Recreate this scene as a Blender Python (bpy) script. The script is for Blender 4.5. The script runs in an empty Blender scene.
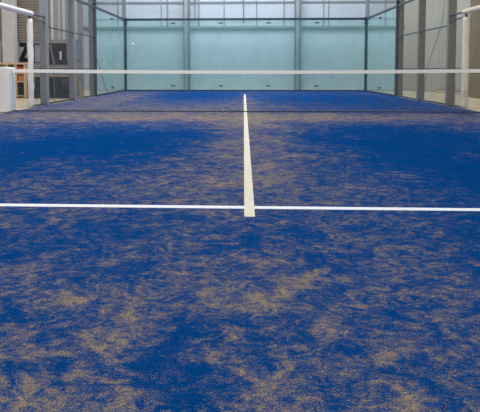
import bpy, bmesh, math, random
from mathutils import Vector, Matrix
random.seed(4)
S = bpy.context.scene
COL = S.collection

# ------------------------------------------------------------------ materials
def lin(c):
    return tuple(((v/255)/12.92 if v/255 <= .04045 else ((v/255+.055)/1.055)**2.4) for v in c) + (1,)

def nodes(name):
    m = bpy.data.materials.new(name); m.use_nodes = True
    nt = m.node_tree; nt.nodes.clear()
    out = nt.nodes.new('ShaderNodeOutputMaterial')
    return m, nt, out

def N(nt, t, **k):
    n = nt.nodes.new(t)
    for a, b in k.items(): setattr(n, a, b)
    return n

def mat(name, rgb, rough=.6, metal=0., var=.12, scale=6., bump=0., stretch=(1, 1, 1)):
    m, nt, out = nodes(name)
    p = N(nt, 'ShaderNodeBsdfPrincipled')
    p.inputs['Roughness'].default_value = rough
    p.inputs['Metallic'].default_value = metal
    tc = N(nt, 'ShaderNodeTexCoord'); mp = N(nt, 'ShaderNodeMapping')
    mp.inputs['Scale'].default_value = stretch
    nt.links.new(tc.outputs['Object'], mp.inputs['Vector'])
    no = N(nt, 'ShaderNodeTexNoise'); no.inputs['Scale'].default_value = scale; no.inputs['Detail'].default_value = 5
    nt.links.new(mp.outputs[0], no.inputs['Vector'])
    r = N(nt, 'ShaderNodeValToRGB')
    c = lin(rgb)
    r.color_ramp.elements[0].position = .3; r.color_ramp.elements[1].position = .7
    r.color_ramp.elements[0].color = tuple(v*(1-var) for v in c[:3]) + (1,)
    r.color_ramp.elements[1].color = tuple(min(1, v*(1+var)) for v in c[:3]) + (1,)
    nt.links.new(no.outputs['Fac'], r.inputs['Fac'])
    nt.links.new(r.outputs['Color'], p.inputs['Base Color'])
    if bump:
        b = N(nt, 'ShaderNodeBump'); b.inputs['Strength'].default_value = bump; b.inputs['Distance'].default_value = .01
        nt.links.new(no.outputs['Fac'], b.inputs['Height']); nt.links.new(b.outputs[0], p.inputs['Normal'])
    nt.links.new(p.outputs[0], out.inputs[0])
    return m

def glass_mat(name, tint, refl=.05):
    m, nt, out = nodes(name)
    t = N(nt, 'ShaderNodeBsdfTransparent'); t.inputs[0].default_value = tint + (1,)
    g = N(nt, 'ShaderNodeBsdfGlossy'); g.inputs['Roughness'].default_value = .02
    g.inputs['Color'].default_value = (.9, 1, 1, 1)
    f = N(nt, 'ShaderNodeFresnel')
    ge = N(nt, 'ShaderNodeNewGeometry'); io = N(nt, 'ShaderNodeMapRange')     # same reflectance from both faces of the pane
    io.inputs[3].default_value = 1.22; io.inputs[4].default_value = 1/1.22
    nt.links.new(ge.outputs['Backfacing'], io.inputs[0]); nt.links.new(io.outputs[0], f.inputs[0])
    no = N(nt, 'ShaderNodeTexNoise'); no.inputs['Scale'].default_value = 1.2; no.inputs['Detail'].default_value = 4
    tc = N(nt, 'ShaderNodeTexCoord'); nt.links.new(tc.outputs['Object'], no.inputs['Vector'])
    d = N(nt, 'ShaderNodeBsdfDiffuse'); d.inputs[0].default_value = lin((150, 200, 200))
    mr = N(nt, 'ShaderNodeMapRange'); mr.inputs[1].default_value = .3; mr.inputs[2].default_value = .7
    mr.inputs[3].default_value = .08; mr.inputs[4].default_value = .16
    nt.links.new(no.outputs['Fac'], mr.inputs[0])
    m1 = N(nt, 'ShaderNodeMixShader'); nt.links.new(mr.outputs[0], m1.inputs[0])
    nt.links.new(t.outputs[0], m1.inputs[1]); nt.links.new(d.outputs[0], m1.inputs[2])
    m2 = N(nt, 'ShaderNodeMixShader'); nt.links.new(f.outputs[0], m2.inputs[0])
    nt.links.new(m1.outputs[0], m2.inputs[1]); nt.links.new(g.outputs[0], m2.inputs[2])
    nt.links.new(m2.outputs[0], out.inputs[0])
    return m

# -- sand-dusted blue turf ----------------------------------------------------
# blobs of sand (+) and clean turf (-) lying on the court: x, y, rx, ry, amount, in metres
BLOBS = [
    (-1.7, -4.2, 1.1, 1.5, -.41), (-2.7, -5.0, .9, 1.0, -.24), (-1.0, -3.4, .8, .8, -.10), (-3.6, -3.4, .8, 1., -.12),
    (1.8, -4.2, .95, 1.9, -.45), (2.1, -5.9, .8, .8, -.26), (2.9, -3.2, .8, 1.5, -.20),
    (0.05, -4.6, .42, 2.0, .20), (.55, -5.9, .5, .5, .06), (-.5, -6.1, .7, .5, .08), (0, -2.2, .8, 1.0, .14),
    (0, -1.0, 5.5, .9, .30), (-2.5, .8, 3., 1.6, .10), (0, 1.8, 1.6, 2.0, .08),
    (-1.7, 6.6, 1.6, 2.6, -.42), (2.8, 5.0, 2.2, 3.6, -.42), (0, 9.6, 6, .8, -.2), (0., 5.0, .35, 4., .18), (-4.0, 5.0, .9, 3.5, .22),
    (0, -7.5, 2.4, .45, -.08), (1.5, -7.9, .5, .9, -.08), (0, -8.7, 2.5, .7, .0),
]
NEAR_BLOBS = [(-0.46, -8.21, 0.06, 0.07, 0.2),
    (-0.5, -8.5, 0.06, 0.05, 0.2),
    (-0.14, -8.53, 0.05, 0.05, 0.2),
    (-0.64, -8.75, 0.05, 0.04, 0.2),
    (-0.63, -7.73, 0.09, 0.12, 0.14),
    (-0.45, -8.38, 0.07, 0.06, 0.16),
    (-0.69, -8.2, 0.07, 0.08, 0.2),
    (-0.81, -8.43, 0.06, 0.06, 0.2),
    (-0.07, -8.79, 0.05, 0.03, 0.2),
    (-0.79, -8.23, 0.06, 0.08, 0.2),
    (-0.36, -7.97, 0.07, 0.1, 0.2),
    (-0.21, -8.26, 0.06, 0.07, 0.2),
    (0.03, -8.2, 0.07, 0.08, 0.24),
    (0.24, -8.59, 0.05, 0.04, 0.2),
    (0.28, -8.75, 0.04, 0.04, 0.2),
    (0.45, -8.52, 0.05, 0.05, 0.2),
    (0.19, -8.08, 0.07, 0.09, 0.2),
    (0.56, -8.67, 0.05, 0.04, 0.26),
    (0.66, -8.54, 0.06, 0.05, 0.2),
    (0.06, -7.9, 0.08, 0.1, 0.2),
    (-0.03, -8.76, 0.04, 0.04, 0.2),
    (0.37, -8.76, 0.05, 0.04, 0.2),
    (-0.39, -8.73, 0.05, 0.04, 0.2),
    (-0.98, -7.99, 0.07, 0.1, 0.14),
    (-0.15, -8.13, 0.07, 0.08, 0.12),
    (-0.39, -7.42, 0.09, 0.16, 0.12),
    (-0.32, -8.66, 0.05, 0.05, -0.31),
    (-0.19, -8.81, 0.04, 0.04, -0.29),
    (-1.12, -7.79, 0.08, 0.12, -0.24),
    (-0.26, -8.38, 0.06, 0.06, -0.29),
    (-0.15, -8.65, 0.05, 0.04, -0.29),
    (-0.38, -8.55, 0.05, 0.05, -0.24),
    (-0.74, -8.36, 0.06, 0.06, -0.24),
    (-0.65, -8.65, 0.05, 0.05, -0.24),
    (-0.71, -7.52, 0.09, 0.14, -0.24),
    (-0.48, -7.86, 0.08, 0.11, -0.24),
    (0.44, -8.61, 0.05, 0.05, -0.31),
    (0.5, -8.69, 0.05, 0.04, -0.29),
    (0.52, -8.22, 0.07, 0.08, -0.24),
    (0.68, -8.43, 0.06, 0.06, -0.24),
    (0.25, -8.52, 0.06, 0.05, -0.24),
    (0.05, -8.57, 0.05, 0.05, -0.24),
    (0.47, -7.94, 0.08, 0.1, -0.24),
    (0.29, -7.41, 0.09, 0.16, -0.24),
    (1.17, -7.38, 0.09, 0.16, -0.24),
    (-0.0, -7.56, 0.09, 0.14, -0.24),
    (-0.25, -8.47, 0.06, 0.06, -0.24)]

def turf_mat():
    m, nt, out = nodes('sand_dusted_blue_turf')
    L = nt.links.new
    tc = N(nt, 'ShaderNodeTexCoord')
    pos = tc.outputs['Object']
    def math2(op, a, b=None, clamp=False):
        n = N(nt, 'ShaderNodeMath', operation=op); n.use_clamp = clamp
        for i, v in enumerate((a, b)):
            if v is None: continue
            if isinstance(v, (int, float)): n.inputs[i].default_value = v
            else: L(v, n.inputs[i])
        return n.outputs[0]
    def noise(scale, detail=4, rough=.55, dist=0., sc=(1, 1, 1), rot=0., off=(0, 0, 0)):
        mp = N(nt, 'ShaderNodeMapping'); mp.inputs['Scale'].default_value = sc
        mp.inputs['Rotation'].default_value = (0, 0, rot); mp.inputs['Location'].default_value = off
        L(pos, mp.inputs['Vector'])
        n = N(nt, 'ShaderNodeTexNoise'); n.inputs['Scale'].default_value = scale
        n.inputs['Detail'].default_value = detail; n.inputs['Roughness'].default_value = rough
        n.inputs['Distortion'].default_value = dist
        L(mp.outputs[0], n.inputs['Vector'])
        return n.outputs['Fac']
    # warp the blobs so their edges are ragged
    wn = N(nt, 'ShaderNodeTexNoise'); wn.inputs['Scale'].default_value = 1.3; wn.inputs['Detail'].default_value = 5
    L(pos, wn.inputs['Vector'])
    ws = N(nt, 'ShaderNodeVectorMath', operation='SUBTRACT'); L(wn.outputs['Color'], ws.inputs[0]); ws.inputs[1].default_value = (.5, .5, .5)
    def warped(k):
        wk = N(nt, 'ShaderNodeVectorMath', operation='SCALE'); L(ws.outputs[0], wk.inputs[0]); wk.inputs['Scale'].default_value = k
        wa = N(nt, 'ShaderNodeVectorMath', operation='ADD'); L(wk.outputs[0], wa.inputs[0]); L(pos, wa.inputs[1])
        return wa.outputs[0]
    wbig = warped(1.6)
    wn = N(nt, 'ShaderNodeTexNoise'); wn.inputs['Scale'].default_value = 9.; wn.inputs['Detail'].default_value = 5
    L(pos, wn.inputs['Vector'])
    ws = N(nt, 'ShaderNodeVectorMath', operation='SUBTRACT'); L(wn.outputs['Color'], ws.inputs[0]); ws.inputs[1].default_value = (.5, .5, .5)
    wsmall = warped(.22)
    dens = None
    for src, blobs in ((wbig, BLOBS), (wsmall, NEAR_BLOBS)):
        for cx, cy, rx, ry, a in blobs:
            s = N(nt, 'ShaderNodeVectorMath', operation='SUBTRACT'); L(src, s.inputs[0]); s.inputs[1].default_value = (cx, cy, 0)
            q = N(nt, 'ShaderNodeVectorMath', operation='MULTIPLY'); L(s.outputs[0], q.inputs[0]); q.inputs[1].default_value = (1/rx, 1/ry, 0)
            d = N(nt, 'ShaderNodeVectorMath', operation='DOT_PRODUCT'); L(q.outputs[0], d.inputs[0]); L(q.outputs[0], d.inputs[1])
            e = math2('EXPONENT', math2('MULTIPLY', d.outputs['Value'], -1.))
            e = math2('MULTIPLY', e, a if blobs is BLOBS else a*.75)
            dens = e if dens is None else math2('ADD', dens, e)
    n1 = noise(1.7, 7, .6, .8)
    n2 = noise(5.5, 6, .62, 1.4, (1, 1.25, 1), .5)
    n3 = noise(11., 5, .62, 2.2, (1, 1.5, 1), -.6, (3, 1, 0))
    n4 = noise(26., 4, .6, 2.0, (1, 1.7, 1), .5, (1, 4, 0))
    for n, k in ((n1, .55), (n2, 1.40), (n3, 1.25), (n4, .65)):
        dens = math2('ADD', dens, math2('MULTIPLY', math2('SUBTRACT', n, .5), k))
    dens = math2('ADD', dens, BASE)
    sp = noise(260., 2, .6)
    sp2 = noise(70., 3, .6)
    g = math2('ADD', math2('MULTIPLY', math2('SUBTRACT', sp, .5), 1.5), math2('MULTIPLY', math2('SUBTRACT', sp2, .5), .5))
    dg = math2('ADD', dens, g)
    mr = N(nt, 'ShaderNodeMapRange', interpolation_type='SMOOTHSTEP'); L(dg, mr.inputs[0])
    mr.inputs[1].default_value = .28; mr.inputs[2].default_value = 1.12
    # colours
    rb = N(nt, 'ShaderNodeValToRGB')
    rb.color_ramp.elements[0].position = .3; rb.color_ramp.elements[1].position = .7
    rb.color_ramp.elements[0].color = BLUE0; rb.color_ramp.elements[1].color = BLUE1
    L(noise(200., 2, .6, off=(5, 2, 0)), rb.inputs[0])
    rs = N(nt, 'ShaderNodeValToRGB')
    rs.color_ramp.elements[0].position = .3; rs.color_ramp.elements[1].position = .7
    rs.color_ramp.elements[0].color = SAND0; rs.color_ramp.elements[1].color = SAND1
    L(noise(170., 3, .6, off=(1, 7, 0)), rs.inputs[0])
    mx = N(nt, 'ShaderNodeMixRGB'); L(mr.outputs[0], mx.inputs[0]); L(rb.outputs[0], mx.inputs[1]); L(rs.outputs[0], mx.inputs[2])
    p = N(nt, 'ShaderNodeBsdfPrincipled'); p.inputs['Roughness'].default_value = .95
    p.inputs['Specular IOR Level'].default_value = .0
    L(mx.outputs[0], p.inputs['Base Color'])
    b = N(nt, 'ShaderNodeBump'); b.inputs['Strength'].default_value = .5; b.inputs['Distance'].default_value = .004
    L(sp, b.inputs['Height']); L(b.outputs[0], p.inputs['Normal'])
    L(p.outputs[0], out.inputs[0])
    return m

BASE = .47
BLUE0 = (.0006, .013, .058, 1); BLUE1 = (.003, .087, .35, 1)
SAND0 = (.080, .062, .044, 1); SAND1 = (.55, .415, .25, 1)

M = {
    'concrete': mat('beige_concrete', (222, 204, 176), .7, var=.08, scale=2.5),
    'wall_back': mat('pale_grey_cladding', (196, 208, 220), .5, var=.04, scale=1.5),
    'wall_right': mat('grey_beige_plaster', (176, 172, 160), .8, var=.05, scale=1.2),
    'wall_left': mat('lilac_grey_panel', (176, 172, 172), .8, var=.06, scale=2.),
    'seam': mat('grey_seam', (142, 148, 156), .6),
    'ledge': mat('grey_ledge', (128, 146, 150), .6),
    'brown': mat('olive_brown_board', (128, 114, 90), .7, var=.1, scale=3, stretch=(3, 3, .5)),
    'steel_light': mat('light_steel', (178, 188, 192), .45, .2),
    'steel_mid': mat('grey_column_paint', (112, 122, 130), .5, .1),
    'galv': mat('galvanised_post', (140, 147, 158), .5, .1, .08, 9),
    'galv_r': mat('warm_grey_post', (128, 126, 120), .5, .1, .08, 9),
    'rail': mat('dark_slate_rail', (34, 58, 76), .45, .1),
    'rail_g': mat('grey_rail', (78, 84, 94), .5, .2),
    'wire': mat('grey_wire', (120, 124, 130), .5, .3),
    'black': mat('black_fitting', (18, 22, 26), .5),
    'cord': mat('black_net_cord', (40, 44, 50), .8),
    'netting': mat('grey_net_cord', (96, 104, 112), .8),
    'tape': mat('white_net_tape', (250, 250, 248), .7, var=.05, scale=20),
    'foam': mat('white_foam_sleeve', (232, 232, 236), .8, var=.05, scale=14, bump=.3),
    'foam_r': mat('cream_foam_sleeve', (222, 216, 198), .8, var=.06, scale=14, bump=.3),
    'line_w': mat('white_line_turf', (240, 244, 250), .9, var=.05, scale=60),
    'line_c': mat('cream_line_turf', (224, 220, 202), .9, var=.10, scale=30),
    'slat': mat('grey_brown_shutter', (152, 142, 132), .6, var=.08, scale=8),
    'pillar': mat('white_pillar_paint', (205, 205, 205), .7, var=.04),
    'wood': mat('cream_wood', (206, 184, 150), .6, var=.1, scale=4, stretch=(1, 1, 6)),
    'tan': mat('tan_wood', (190, 158, 112), .6, var=.1, scale=5, stretch=(6, 1, 1)),
    'red': mat('red_plastic', (190, 62, 48), .5),
    'orange': mat('orange_plastic', (204, 124, 72), .5),
    'black_cloth': mat('black_upholstery', (16, 19, 26), .8, var=.3, scale=9),
    'grey_cloth': mat('dark_grey_cover', (70, 76, 86), .8, var=.2, scale=9),
    'board': mat('black_board', (22, 28, 38), .5, var=.1),
    'bluepane': mat('pale_blue_panel', (150, 172, 196), .3, var=.15, scale=3),
    'white': mat('white_paint', (235, 238, 240), .6, var=.03),
    'cable': mat('grey_cable', (112, 116, 120), .6),
    'glass': glass_mat('teal_glass', (.885, .945, .94)),
}

# ------------------------------------------------------------------ mesh helpers
def new(): return bmesh.new()

def box(bm, x0, x1, y0, y1, z0, z1, bev=0.):
    vs = [bm.verts.new((x, y, z)) for x in (x0, x1) for y in (y0, y1) for z in (z0, z1)]
    F = [(0, 1, 3, 2), (4, 6, 7, 5), (0, 4, 5, 1), (2, 3, 7, 6), (0, 2, 6, 4), (1, 5, 7, 3)]
    fs = [bm.faces.new([vs[i] for i in f]) for f in F]
    if bev:
        es = list({e for f in fs for e in f.edges})
        bmesh.ops.bevel(bm, geom=es, offset=bev, segments=2, affect='EDGES', profile=.5)

def tube(bm, pts, r, n=10, cap=True):
    """round bar through points; r is a number or one radius per point"""
    pts = [Vector(p) for p in pts]; rings = []
    for i, p in enumerate(pts):
        t = (pts[min(i+1, len(pts)-1)] - pts[max(i-1, 0)]).normalized()
        a = t.cross(Vector((0, 0, 1)) if abs(t.z) < .9 else Vector((1, 0, 0))).normalized(); b = t.cross(a)
        rr = r[i] if isinstance(r, (list, tuple)) else r
        rings.append([bm.verts.new(p + (a*math.cos(2*math.pi*k/n) + b*math.sin(2*math.pi*k/n))*rr) for k in range(n)])
    for A, B in zip(rings, rings[1:]):
        for k in range(n): bm.faces.new((A[k], A[(k+1) % n], B[(k+1) % n], B[k]))
    if cap:
        bm.faces.new(rings[0][::-1]); bm.faces.new(rings[-1])

def poly(bm, pts2, y0, y1):
    """a flat outline in x,z extruded along y"""
    a = [bm.verts.new((x, y0, z)) for x, z in pts2]; b = [bm.verts.new((x, y1, z)) for x, z in pts2]
    bm.faces.new(a); bm.faces.new(b[::-1]); n = len(a)
    for i in range(n): bm.faces.new((a[i], b[i], b[(i+1) % n], a[(i+1) % n]))

def obj(name, bm, m, parent=None, loc=None, smooth=False):
    bmesh.ops.recalc_face_normals(bm, faces=bm.faces)
    me = bpy.data.meshes.new(name); bm.to_mesh(me); bm.free()
    me.materials.append(M[m] if isinstance(m, str) else m)
    if smooth:
        for p in me.polygons: p.use_smooth = True
    o = bpy.data.objects.new(name, me); COL.objects.link(o)
    if parent: o.parent = parent
    if loc: o.location = loc
    return o

def tag(o, label, cat, group=None):
    o['label'] = label; o['category'] = cat
    if group: o['group'] = group
    return o

def thing(name, loc, label, cat, group=None):
    o = bpy.data.objects.new(name, None); COL.objects.link(o); o.location = loc
    o.empty_display_size = .1
    return tag(o, label, cat, group)

def struct(name, bm, m, loc=None):
    o = obj(name, bm, m, None, loc); o['kind'] = 'structure'; return o

def dup(root, loc, label, rotz=None, scale=None):
    r = root.copy(); COL.objects.link(r); r.location = loc; r['label'] = label
    if rotz is not None: r.rotation_euler = (0, 0, rotz)
    for ch in list(root.children):
        c = ch.copy(); COL.objects.link(c); c.parent = r
        for g in list(ch.children):
            d = g.copy(); COL.objects.link(d); d.parent = c
    return r

# ------------------------------------------------------------------ the setting
bm = new(); box(bm, -13, 9, -14, 12.2, -.2, -.012); struct('floor', bm, 'concrete')
bm = new()
box(bm, -5.02, 5.02, -10.02, 10.02, -.011, 0)
turf = struct('turf_court', bm, 'concrete')
bm = new(); box(bm, -5, 5, -6.978, -6.921, 0, .002); obj('service_line', bm, 'line_w', turf)
bm = new(); box(bm, -.033, .033, -7.15, 7.15, 0, .004); obj('centre_line', bm, 'line_c', turf)

WB = 11.05                                        # back wall of the hall
bm = new(); box(bm, -13, 9, WB, WB+.2, 0, 9)
for k in range(120):                              # fine horizontal ribs of the cladding
    z = 2.86 + k*.05
    if z > 8.9: break
    box(bm, -13, 7.6, WB-.006, WB, z, z+.018)
struct('wall_back', bm, 'wall_back')
bm = new(); box(bm, 7.65, 7.85, -14, WB, 0, 9); struct('wall_right', bm, 'wall_right')
bm = new()
a = [bm.verts.new((x, y, z)) for z in (0, 9) for x, y in ((7.65, 9.2), (7.65, WB), (6.88, WB))]
bm.faces.new((a[0], a[2], a[5], a[3])); bm.faces.new((a[0], a[1], a[2])); bm.faces.new((a[3], a[5], a[4])); bm.faces.new((a[0], a[3], a[4], a[1])); bm.faces.new((a[1], a[4], a[5], a[2]))
struct('wall_corner', bm, 'wall_right')
bm = new(); box(bm, -13, -12.8, -14, WB, 0, 9); struct('wall_left', bm, 'wall_left')
bm = new(); box(bm, -13, 7.65, -14.2, -14, 0, 9); struct('wall_rear', bm, 'wall_right')
bm = new(); box(bm, 7.61, 7.65, -14, WB, 0, .11); bbr = struct('baseboard_right', bm, 'wood')
bm = new(); box(bm, 7.60, 7.65, -14, 9.2, .11, .135); obj('baseboard_cap', bm, 'steel_mid', bbr)
bm = new(); box(bm, -12.7, 7.6, WB-.10, WB, 2.70, 2.80); struct('trim_1', bm, 'ledge')
bm = new(); box(bm, -12.7, 7.6, WB-.05, WB, 3.82, 3.88); struct('trim_2', bm, 'seam')
k = 3
for px, w, z0 in ((-3.67, .05, 0), (-3.40, .09, 0), (-2.02, .09, 0), (-.90, .05, 0), (.52, .05, 0), (1.72, .07, 0), (3.43, .05, 0), (3.65, .05, 0), (6.1, .07, 0), (-5.6, .07, 0)):
    bm = new(); box(bm, px-w/2, px+w/2, WB-.03, WB, 2.80, 8.9); struct('trim_%d' % k, bm, 'seam'); k += 1
for px, z1 in ((-2.18, 3.05), (-.05, 2.95)):      # thin dark pipes coming down the cladding
    bm = new(); tube(bm, [(px, WB-.06, z1), (px, WB-.06, 8.9)], .022); struct('trim_%d' % k, bm, 'steel_mid'); k += 1
# two steel columns standing before the back wall
for i, cx in enumerate((-2.53, 2.30)):
    c = new()
    box(c, cx-.13, cx-.10, WB-.32, WB-.06, 0, 8.9); box(c, cx+.05, cx+.13, WB-.32, WB-.06, 0, 8.9)
    o = struct('column_%d' % (i+1), c, 'steel_mid')
    c = new(); box(c, cx-.10, cx+.05, WB-.22, WB-.2, 0, 8.9); obj('column_web', c, 'steel_light', o)

# left partition with the roller shutter, facing the court's near end
PY = 5.75
bm = new(); box(bm, -12.8, -5.42, PY, PY+.15, 0, 6); struct('partition_left', bm, 'wall_left')
bm = new()
for z in [1.88 + .085*i for i in range(48)]:
    vs = [(-9.6, z), (-6.66, z)]
    a = [bm.verts.new((x, PY-.035 - d, zz)) for x in (-9.6, -6.66) for zz, d in ((z, .035), (z+.06, .0), (z+.082, .012), (z+.082, -.03), (z, -.03))]
    for i in range(5):
        bm.faces.new((a[i], a[(i+1) % 5], a[5+(i+1) % 5], a[5+i]))
    bm.faces.new(a[:5]); bm.faces.new(a[5:][::-1])
sh = obj('roller_shutter', bm, 'slat')
tag(sh, 'grey brown slatted roller shutter high on the left, behind the white pillar', 'shutter')
bm = new(); box(bm, -7.86, -7.48, 5.22, 5.50, 0, 6, .01); struct('pillar_left', bm, 'pillar')
for px, w in ((-6.40, .07), (-6.17, .03), (-6.01, .06), (-5.60, .05)):
    bm = new(); box(bm, px-w/2, px+w/2, PY-.05, PY, 1.9, 6); struct('trim_%d' % k, bm, 'white'); k += 1

bm = new()
box(bm, 7.40, 7.65, 4.2, 6.05, 0, 9); struct('pillar_right', bm, 'brown')

# ------------------------------------------------------------------ things left of the court
# big black letter-like shape on the partition and a second, half hidden by the pillar
def zed(x, name_label):
    bm = new()
    w, h, t, d = .33, .64, .13, .15
    poly(bm, [(0, h), (w, h), (w, h-t), (d, t), (w, t), (w, 0), (0, 0), (0, t), (w-d, h-t), (0, h-t)], -.03, 0)
    return tag(obj('wall_letter', bm, 'black', None, (x, PY, 1.16)), name_label, 'letter', 'black letters on the partition')
zed(-7.53, 'black capital Z on the wall, between white pillar and foam pole')
bm = new(); box(bm, -8.14, -7.98, PY-.03, PY, 1.02, 1.66)
tag(obj('wall_letter', bm, 'black'), 'black upright letter stroke on the wall left of the white pillar', 'letter', 'black letters on the partition')
bm = new()
box(bm, 0, .42, -.03, 0, .60, .66); box(bm, .36, .42, -.03, 0, 0, .60); box(bm, 0, .04, -.03, 0, 0, .6)
box(bm, .04, .36, -.02, 0, 0, .03)
tag(obj('wall_frame', bm, 'grey_cloth', None, (-7.06, PY, 1.12)), 'thin dark rectangular frame on the wall right of the foam pole', 'frame')

b = thing('black_poster', (-6.53, PY, 1.06), 'black rectangular board with white strokes on the wall above the bench', 'board')
bm = new(); box(bm, 0, .62, -.03, 0, 0, .72, .004); obj('board_panel', bm, 'board', b)
bm = new(); poly(bm, [(.02, .66), (.07, .66), (.20, .02), (.14, .02)], -.036, -.03); obj('diagonal_stroke', bm, 'slat', b)
bm = new(); poly(bm, [(.33, .38), (.40, .46), (.42, .46), (.42, .17), (.36, .17), (.36, .36)], -.036, -.03); obj('white_mark', bm, 'white', b)

bm = new(); box(bm, 0, .42, -.04, 0, 0, .60, .01)
g = thing('blue_window', (-5.90, PY, 1.22), 'pale blue grey framed window on the wall behind the left fence', 'window')
obj('panel', bm, 'bluepane', g)
bm = new(); box(bm, -.03, 0, -.05, 0, -.03, .63); box(bm, .42, .45, -.05, 0, -.03, .63); box(bm, 0, .42, -.05, 0, .60, .63); box(bm, 0, .42, -.05, 0, -.03, 0)
obj('frame', bm, 'galv', g)

# cream cabinet with open shelves under the shutter
cb = thing('shelf_unit', (-7.46, 4.9, 0), 'cream wooden shelf unit behind the net post pad', 'shelf')
bm = new(); box(bm, -.75, .58, -.03, .36, 1.06, 1.12, .006); obj('top', bm, 'wood', cb)
for x in (-.72, -.14, .14, .44):
    bm = new(); box(bm, x, x+.07, 0, .34, 0, 1.06); obj('side_panel', bm, 'wood', cb)
for z in (.05, .50, .76):
    bm = new(); box(bm, -.65, .44, .01, .33, z, z+.035); obj('shelf', bm, 'wood', cb)
bm = new(); box(bm, -.72, .51, .34, .36, 0, 1.06); obj('back_panel', bm, 'wood', cb)
def crate(x, z, w, h, m, label):
    t = thing('storage_box', (x, 4.93, z), label, 'box', 'boxes on the shelf unit')
    bm = new(); box(bm, 0, w, 0, .24, 0, h*.8, .01); obj('body', bm, m, t)
    bm = new(); box(bm, -.01, w+.01, -.01, .25, h*.8, h, .006); obj('lid', bm, m, t)
crate(-7.22, .795, .19, .20, 'red', 'red box on the upper shelf of the cream shelf unit')
crate(-7.22, .535, .19, .18, 'orange', 'orange box on the middle shelf of the cream shelf unit')
crate(-7.22, .085, .20, .36, 'black', 'black box on the lowest shelf of the cream shelf unit')

# black bench with a tan top board
be = thing('bench', (-6.75, 4.75, 0), 'long black bench with tan wooden back rail behind the left fence', 'bench')
bm = new(); box(bm, 0, 1.28, .34, .48, .02, .66, .03); obj('backrest', bm, 'black_cloth', be)
bm = new(); box(bm, -.02, 1.30, .30, .50, .66, .71, .01); obj('back_rail', bm, 'tan', be)
bm = new(); box(bm, 0, 1.28, 0, .34, .02, .22, .02); obj('seat_base', bm, 'black_cloth', be)
for x in (.01, .44, .87):
    bm = new(); box(bm, x, x+.41, .0, .33, .22, .36, .04); obj('seat_cushion', bm, 'black_cloth', be, smooth=True)
    bm = new(); box(bm, x+.02, x+.39, .24, .36, .34, .62, .05); obj('back_cushion', bm, 'grey_cloth' if x == .87 else 'black_cloth', be, smooth=True)
for x in (.05, 1.2):
    bm = new(); box(bm, x, x+.05, .05, .1, -.012, .02); obj('leg', bm, 'black', be)

bm = new(); tube(bm, [(-5.34, 4.98, .74), (-5.255, 4.98, .30), (-5.21, 4.98, 0)], .03, 8)
tag(obj('wooden_stick', bm, 'tan'), 'tan wooden stick standing behind the left fence', 'stick')

# ------------------------------------------------------------------ net
net = thing('padel_net', (0, 0, 0), 'fine mesh net with white top tape across the blue court', 'net')
XL, XR = -4.97, 5.03
def ztop(x): return .815 + .03*(abs(x)/5)**2
bm = new()
nx = 220
for i in range(nx+1):
    x = XL + (XR-XL)*i/nx; zt = ztop(x); r = .0012
    box(bm, x-r, x+r, -r, r, .025, zt)
for j in range(18):
    z = .03 + j*.0455; r = .0012
    box(bm, XL, XR, -r, r, z-r, z+r)
obj('net_mesh', bm, 'netting', net)
bm = new()
seg = 24
for i in range(seg):
    xa = XL + (XR-XL)*i/seg; xb = XL + (XR-XL)*(i+1)/seg
    za, zb = ztop(xa), ztop(xb); h = .068
    vs = [bm.verts.new(v) for v in ((xa, -.012, za-.005), (xa, -.012, za+h), (xa, .012, za+h), (xa, .012, za-.005), (xb, -.012, zb-.005), (xb, -.012, zb+h), (xb, .012, zb+h), (xb, .012, zb-.005))]
    for f in ((0, 1, 5, 4), (1, 2, 6, 5), (2, 3, 7, 6), (3, 0, 4, 7)): bm.faces.new([vs[q] for q in f])
bmesh.ops.remove_doubles(bm, verts=bm.verts, dist=1e-5)
obj('top_tape', bm, 'tape', net)
bm = new(); tube(bm, [(XL, 0, .02), (XR, 0, .02)], .009, 8); obj('bottom_cord', bm, 'cord', net)

def pad(x, label, m):
    t = thing('net_post', (x, 0, 0), label, 'post', 'padded net posts')
    bm = new(); box(bm, -.16, .16, -.16, .16, .0, .95, .03); obj('foam_pad', bm, m, t)
    bm = new(); box(bm, -.165, .165, -.006, .006, .02, .93); obj('pad_seam', bm, 'steel_light', t)
    bm = new(); box(bm, -.05, .05, -.05, .05, .95, .965, .004); obj('post_cap', bm, 'steel_light', t)
pad(-5.135, 'white padded net post left of the net', 'foam')
pad(5.20, 'padded net post at the right end of the net', 'foam_r')

# ------------------------------------------------------------------ enclosure: glass
def glass(name_label, W=2.0):
    t = thing('glass_screen', (0, 0, 0), name_label, 'glass panel', 'glass panels of the enclosure')
    bm = new(); box(bm, -W/2+.0008, W/2-.0008, -.005, .005, .05, 2.955); obj('pane', bm, 'glass', t)
    return t
def clip(t, x, z):
    bm = new(); box(bm, x-.09, x+.09, -.03, .03, z-.022, z+.022, .008); obj('clip', bm, 'black', t)
    
ORD = ['leftmost of the five panels along the back', 'second from left of the five panels along the back',
       'middle one of the five panels along the back', 'second from right of the five panels along the back', 'rightmost of the five panels along the back']
for i in range(5):
    t = glass('clear teal glass panel, ' + ORD[i])
    t.location = (-4+2*i, 10, 0)
    if i < 4:
        clip(t, 1.0, 2.84); clip(t, 1.0, .22)
for sx, side in ((-1, 'left'), (1, 'right')):
    for y, w in ((9, 'side glass panel beside the back corner'), (7, 'side glass panel beside the wire fence')):
        t = glass('clear teal %s %s' % (side, w)); t.location = (sx*5.03, y, 0); t.rotation_euler = (0, 0, math.pi/2)
        if y == 9:
            clip(t, -1., 2.82); clip(t, -1., .22)

bm = new(); tube(bm, [(-4.69, 9.994, 2.0), (-4.69, 9.985, 2.0)], .045, 12); tag(obj('painted_glint', bm, 'white'), 'small white disc painted in place of a reflection on the leftmost back glass panel', 'glint')  # white disc painted in place of a bright reflection in the glass

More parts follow.
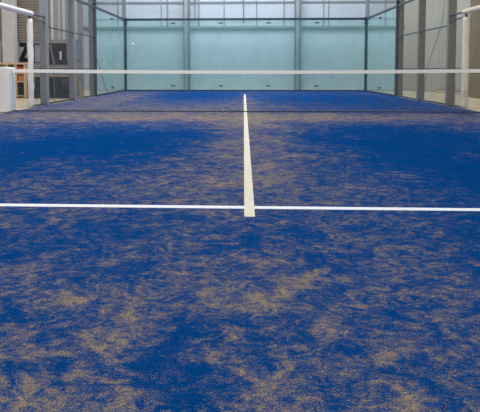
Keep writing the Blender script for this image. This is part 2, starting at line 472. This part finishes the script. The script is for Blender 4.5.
# rails along the glass
bm = new(); box(bm, -5.0, 5.0, 9.96, 10.04, 2.955, 3.04); tag(obj('top_rail', bm, 'rail'), 'dark horizontal steel rail along the top of the back glass', 'rail', 'rails holding the glass')
bm = new(); box(bm, -5.0, 5.0, 9.97, 10.03, 0, .05); tag(obj('base_rail', bm, 'rail'), 'dark low steel rail under the back glass', 'rail', 'rails holding the glass')
for sx, side in ((-1, 'left'), (1, 'right')):
    x = sx*5.03
    bm = new(); box(bm, x-.03, x+.03, 6.06, 9.93, 2.955, 3.025)
    o = tag(obj('top_rail', bm, 'rail_g'), 'dark steel rail along the top of the %s side glass' % side, 'rail', 'rails holding the glass')
    bm = new(); box(bm, x-.03, x+.03, 6.06, 9.93, 0, .05)
    tag(obj('base_rail', bm, 'rail'), 'dark low steel rail under the %s side glass' % side, 'rail', 'rails holding the glass')
    # corner post
    t = thing('corner_post', (x, 10, 0), 'dark upright steel corner post at the back %s corner' % side, 'post', 'back corner posts')
    bm = new(); box(bm, -.055, .055, -.055, .055, -.0, 3.0, .008); obj('post', bm, 'rail', t)
    bm = new(); box(bm, -.10, .10, -.09, .09, 2.93, 3.06, .01); obj('top_bracket', bm, 'rail', t)
    bm = new(); box(bm, -.09, .09, -.08, .08, 2.80, 2.83, .004); obj('bracket', bm, 'rail', t)
    bm = new(); box(bm, -.08, .08, -.075, .075, 1.56, 1.60, .004); obj('bracket', bm, 'rail', t)
    bm = new(); box(bm, -.05-(.05 if sx < 0 else 0), .05+(.05 if sx > 0 else 0), -.05, .05, 3.06, 4.0); obj('upper_post', bm, 'galv', t)

# ------------------------------------------------------------------ enclosure: wire mesh
def mesh_bm(w, z0, z1, p=.05, r=.0013):
    bm = new()
    n = int(round(w/p))
    for i in range(1, n):
        x = -w/2 + w*i/n
        box(bm, x-r, x+r, -r, r, z0, z1)
    m = int(round((z1-z0)/p))
    for j in range(m+1):
        z = z0 + (z1-z0)*j/m
        box(bm, -w/2, w/2, -r, r, z-r, z+r)
    return bm
# above the back glass
t = thing('mesh_screen', (0, 10, 0), 'thin wire mesh screen above the back glass', 'mesh', 'wire mesh of the enclosure')
obj('wire_mesh', mesh_bm(9.8, 3.06, 4.0, .05, .0013), 'wire', t)
bm = new(); box(bm, -4.9, 4.9, -.025, .025, 4.0, 4.05); obj('top_bar', bm, 'rail_g', t)
for sx, side in ((-1, 'left'), (1, 'right')):
    x = sx*5.03
    t = thing('mesh_screen', (x, 8, 0), 'thin wire mesh screen above the %s side glass' % side, 'mesh', 'wire mesh of the enclosure')
    t.rotation_euler = (0, 0, math.pi/2)
    obj('wire_mesh', mesh_bm(3.8, 3.04, 4.0, .05, .0013), 'wire', t)
    bm = new(); box(bm, -1.9, 1.9, -.025, .025, 4.0, 4.05); obj('top_bar', bm, 'rail_g', t)

gal = {-1: 'galv', 1: 'galv_r'}
for sx, side in ((-1, 'left'), (1, 'right')):
    x = -5.06 if sx < 0 else 5.025
    def panel(y0, y1, label, top=4.0):
        w = y1-y0-.12
        t = thing('wire_fence', (x, (y0+y1)/2, 0), label, 'fence panel', 'wire fence panels')
        t.rotation_euler = (0, 0, math.pi/2)
        obj('wire_mesh', mesh_bm(w, .03, top, .05), 'wire', t)
        rails = [(1.985 if top > 3 else top, .014), (.93, .012), (.03, .02)]
        rails += [(2.99, .03), (4.0, .02)] if top > 3 else []
        for z, r in rails:
            bm = new(); box(bm, -w/2, w/2, -.02, .02, z-r, z+r); obj('rail', bm, 'rail_g', t)
    panel(4, 6, 'tall %s wire fence panel next to the side glass' % side)
    panel(2, 4, 'tall %s wire fence panel next to the doorway' % side)
    panel(1.12, 2, 'narrow %s wire fence panel beside the foam covered pole' % side, 2.1)
    for y, w in ((2, 'nearest the foam covered pole'), (4, 'in the middle of the wire fence')):
        t = thing('fence_post', (x, y, 0), 'tall grey steel fence post on the %s, %s' % (side, w), 'post', 'fence posts')
        a, b = (-.035, .16) if sx > 0 else (-.16, .035)
        bm = new(); box(bm, a, b, -.05, .05, .0, 4.1, .008); obj('post', bm, gal[sx], t)
        bm = new(); box(bm, a-.03, b+.03, -.09, .09, -.0, .012); obj('foot_plate', bm, gal[sx], t)
    # end post of the glass, paired with a fence post
    t = thing('glass_end_post', (x, 6, 0), 'dark steel post between the %s side glass and wire fence' % side, 'post', 'posts at the end of the side glass')
    bm = new(); box(bm, -.045, .045, -.045, .045, 0, 4.1, .006); obj('post', bm, 'rail_g', t)
    a, b = (.05, .20) if sx > 0 else (-.20, -.05)
    bm = new(); box(bm, a, b, -.06, .04, 0, 4.1, .006); obj('outer_post', bm, gal[sx], t)
    bm = new(); box(bm, -.05, .05, -.07, -.045, 3.06, 3.14, .006); obj('bolt', bm, 'black', t)

    # doorway: foam covered pole and overhead bar
    px = -5.075 if sx < 0 else 5.03
    fm = 'foam' if sx < 0 else 'foam_r'
    def pole(y, label):
        t = thing('doorway_pole', (px, y, 0), label, 'pole', 'foam covered doorway poles')
        bm = new(); tube(bm, [(0, 0, 0), (0, 0, 2.225)], .024, 10); obj('steel_core', bm, 'black', t)
        bm = new(); rnd = random.Random(3+sx)
        pts = []; rad = []
        for i in range(22):
            z = .0 + 2.09*i/21
            pts.append((rnd.uniform(-.008, .008), rnd.uniform(-.008, .008), z)); rad.append((.067 if sx < 0 else .074)+rnd.uniform(-.006, .006))
        tube(bm, pts, rad, 14); obj('foam_sleeve', bm, fm, t, smooth=True)
    pole(1.1, 'white foam covered upright pole at the %s doorway, beyond the net' % side)
    pole(-1.1, 'foam covered upright pole at the %s doorway, on the near side of the net' % side)
    t = thing('overhead_bar', (px, 0, 0), 'foam covered horizontal bar above the %s doorway beside the net' % side, 'bar', 'foam covered doorway bars')
    bm = new(); tube(bm, [(0, -1.2, 2.225), (0, -.6, 2.222), (0, 0, 2.2252), (0, .6, 2.222), (0, 1.2, 2.225)], .062, 14); obj('foam_sleeve', bm, fm, t)
    bm = new(); tube(bm, [(0, 1.2, 2.225), (0, 1.95, 2.225)], .022, 10); obj('steel_bar', bm, 'rail_g', t)

# leaning poles and cables behind the fence
def rod(name, pts, r, label, cat, m='cable'):
    bm = new(); tube(bm, pts, r, 8); return tag(obj(name, bm, m), label, cat)
rod('hanging_cable', [(5.40, 3.0, 3.9), (5.40, 3.12, 3.0), (5.40, 3.35, 2.2), (5.40, 3.8, 1.6), (5.40, 4.3, 1.0), (5.40, 4.6, 0)], .008, 'thin grey cable slanting down behind the right fence', 'cable')
rod('hanging_cable', [(-5.45, 3.1, 3.6), (-5.45, 3.15, 2.2), (-5.45, 3.4, 1.0), (-5.45, 3.45, 0)], .012, 'thin grey cable slanting down behind the left fence', 'cable')
rod('leaning_rod', [(-5.35, 6.95, 1.45), (-5.35, 8.35, 0)], .015, 'thin dark rod leaning behind the left side glass', 'rod', 'steel_mid')

# ------------------------------------------------------------------ turf material (after the blob list)
turf.data.materials[0] = turf_mat()

# ------------------------------------------------------------------ light
w = bpy.data.worlds.new('hall_light'); S.world = w; w.use_nodes = True
bg = w.node_tree.nodes['Background']; bg.inputs[0].default_value = (.80, .90, 1., 1); bg.inputs[1].default_value = .27
def area(name, loc, size, sizey, power, col=(1, 1, 1), rot=(0, 0, 0)):
    l = bpy.data.lights.new(name, 'AREA'); l.shape = 'RECTANGLE'; l.size = size; l.size_y = sizey; l.energy = power; l.color = col
    o = bpy.data.objects.new(name, l); COL.objects.link(o); o.location = loc; o.rotation_euler = rot
area('lamp_far', (-.5, 6.5, 8.5), 9, 4, 760, (.93, .98, 1.))
area('lamp_mid', (-2.6, -1.2, 8.0), 5, 4, 430, (1., .98, .95))
area('lamp_near', (-1.5, -8.5, 8.5), 6, 3, 20, (1., .95, .88))
area('lamp_wall', (0, 8.8, 8.2), 12, 1.0, 470, (.86, .94, 1.), (math.radians(42), 0, 0))
area('fill_rear', (-1, -12.5, 7.0), 8, 2.0, 760, (1., .97, .95), (math.radians(88), 0, 0))  # added fill from behind the camera, brightens posts and net tape

# ------------------------------------------------------------------ camera (solved from the court's known size)
f, px, py, yaw, pit, cx, cy, ch = 477.108, 226.887, 94.210, .035231, .051636, -.037812, -10.02935, .900803
cam = bpy.data.cameras.new('camera'); co = bpy.data.objects.new('camera', cam); COL.objects.link(co)
cam.sensor_fit = 'HORIZONTAL'; cam.sensor_width = 36; cam.lens = f/480*36
cam.shift_x = (240-px)/480; cam.shift_y = (py-206)/480
co.location = (cx, cy, ch); co.rotation_euler = (math.pi/2-pit, 0, yaw)
cam.clip_start = .02; cam.clip_end = 200
S.camera = co
S.view_settings.view_transform = 'Standard'; S.view_settings.look = 'None'
S.view_settings.exposure = 0; S.view_settings.gamma = 1
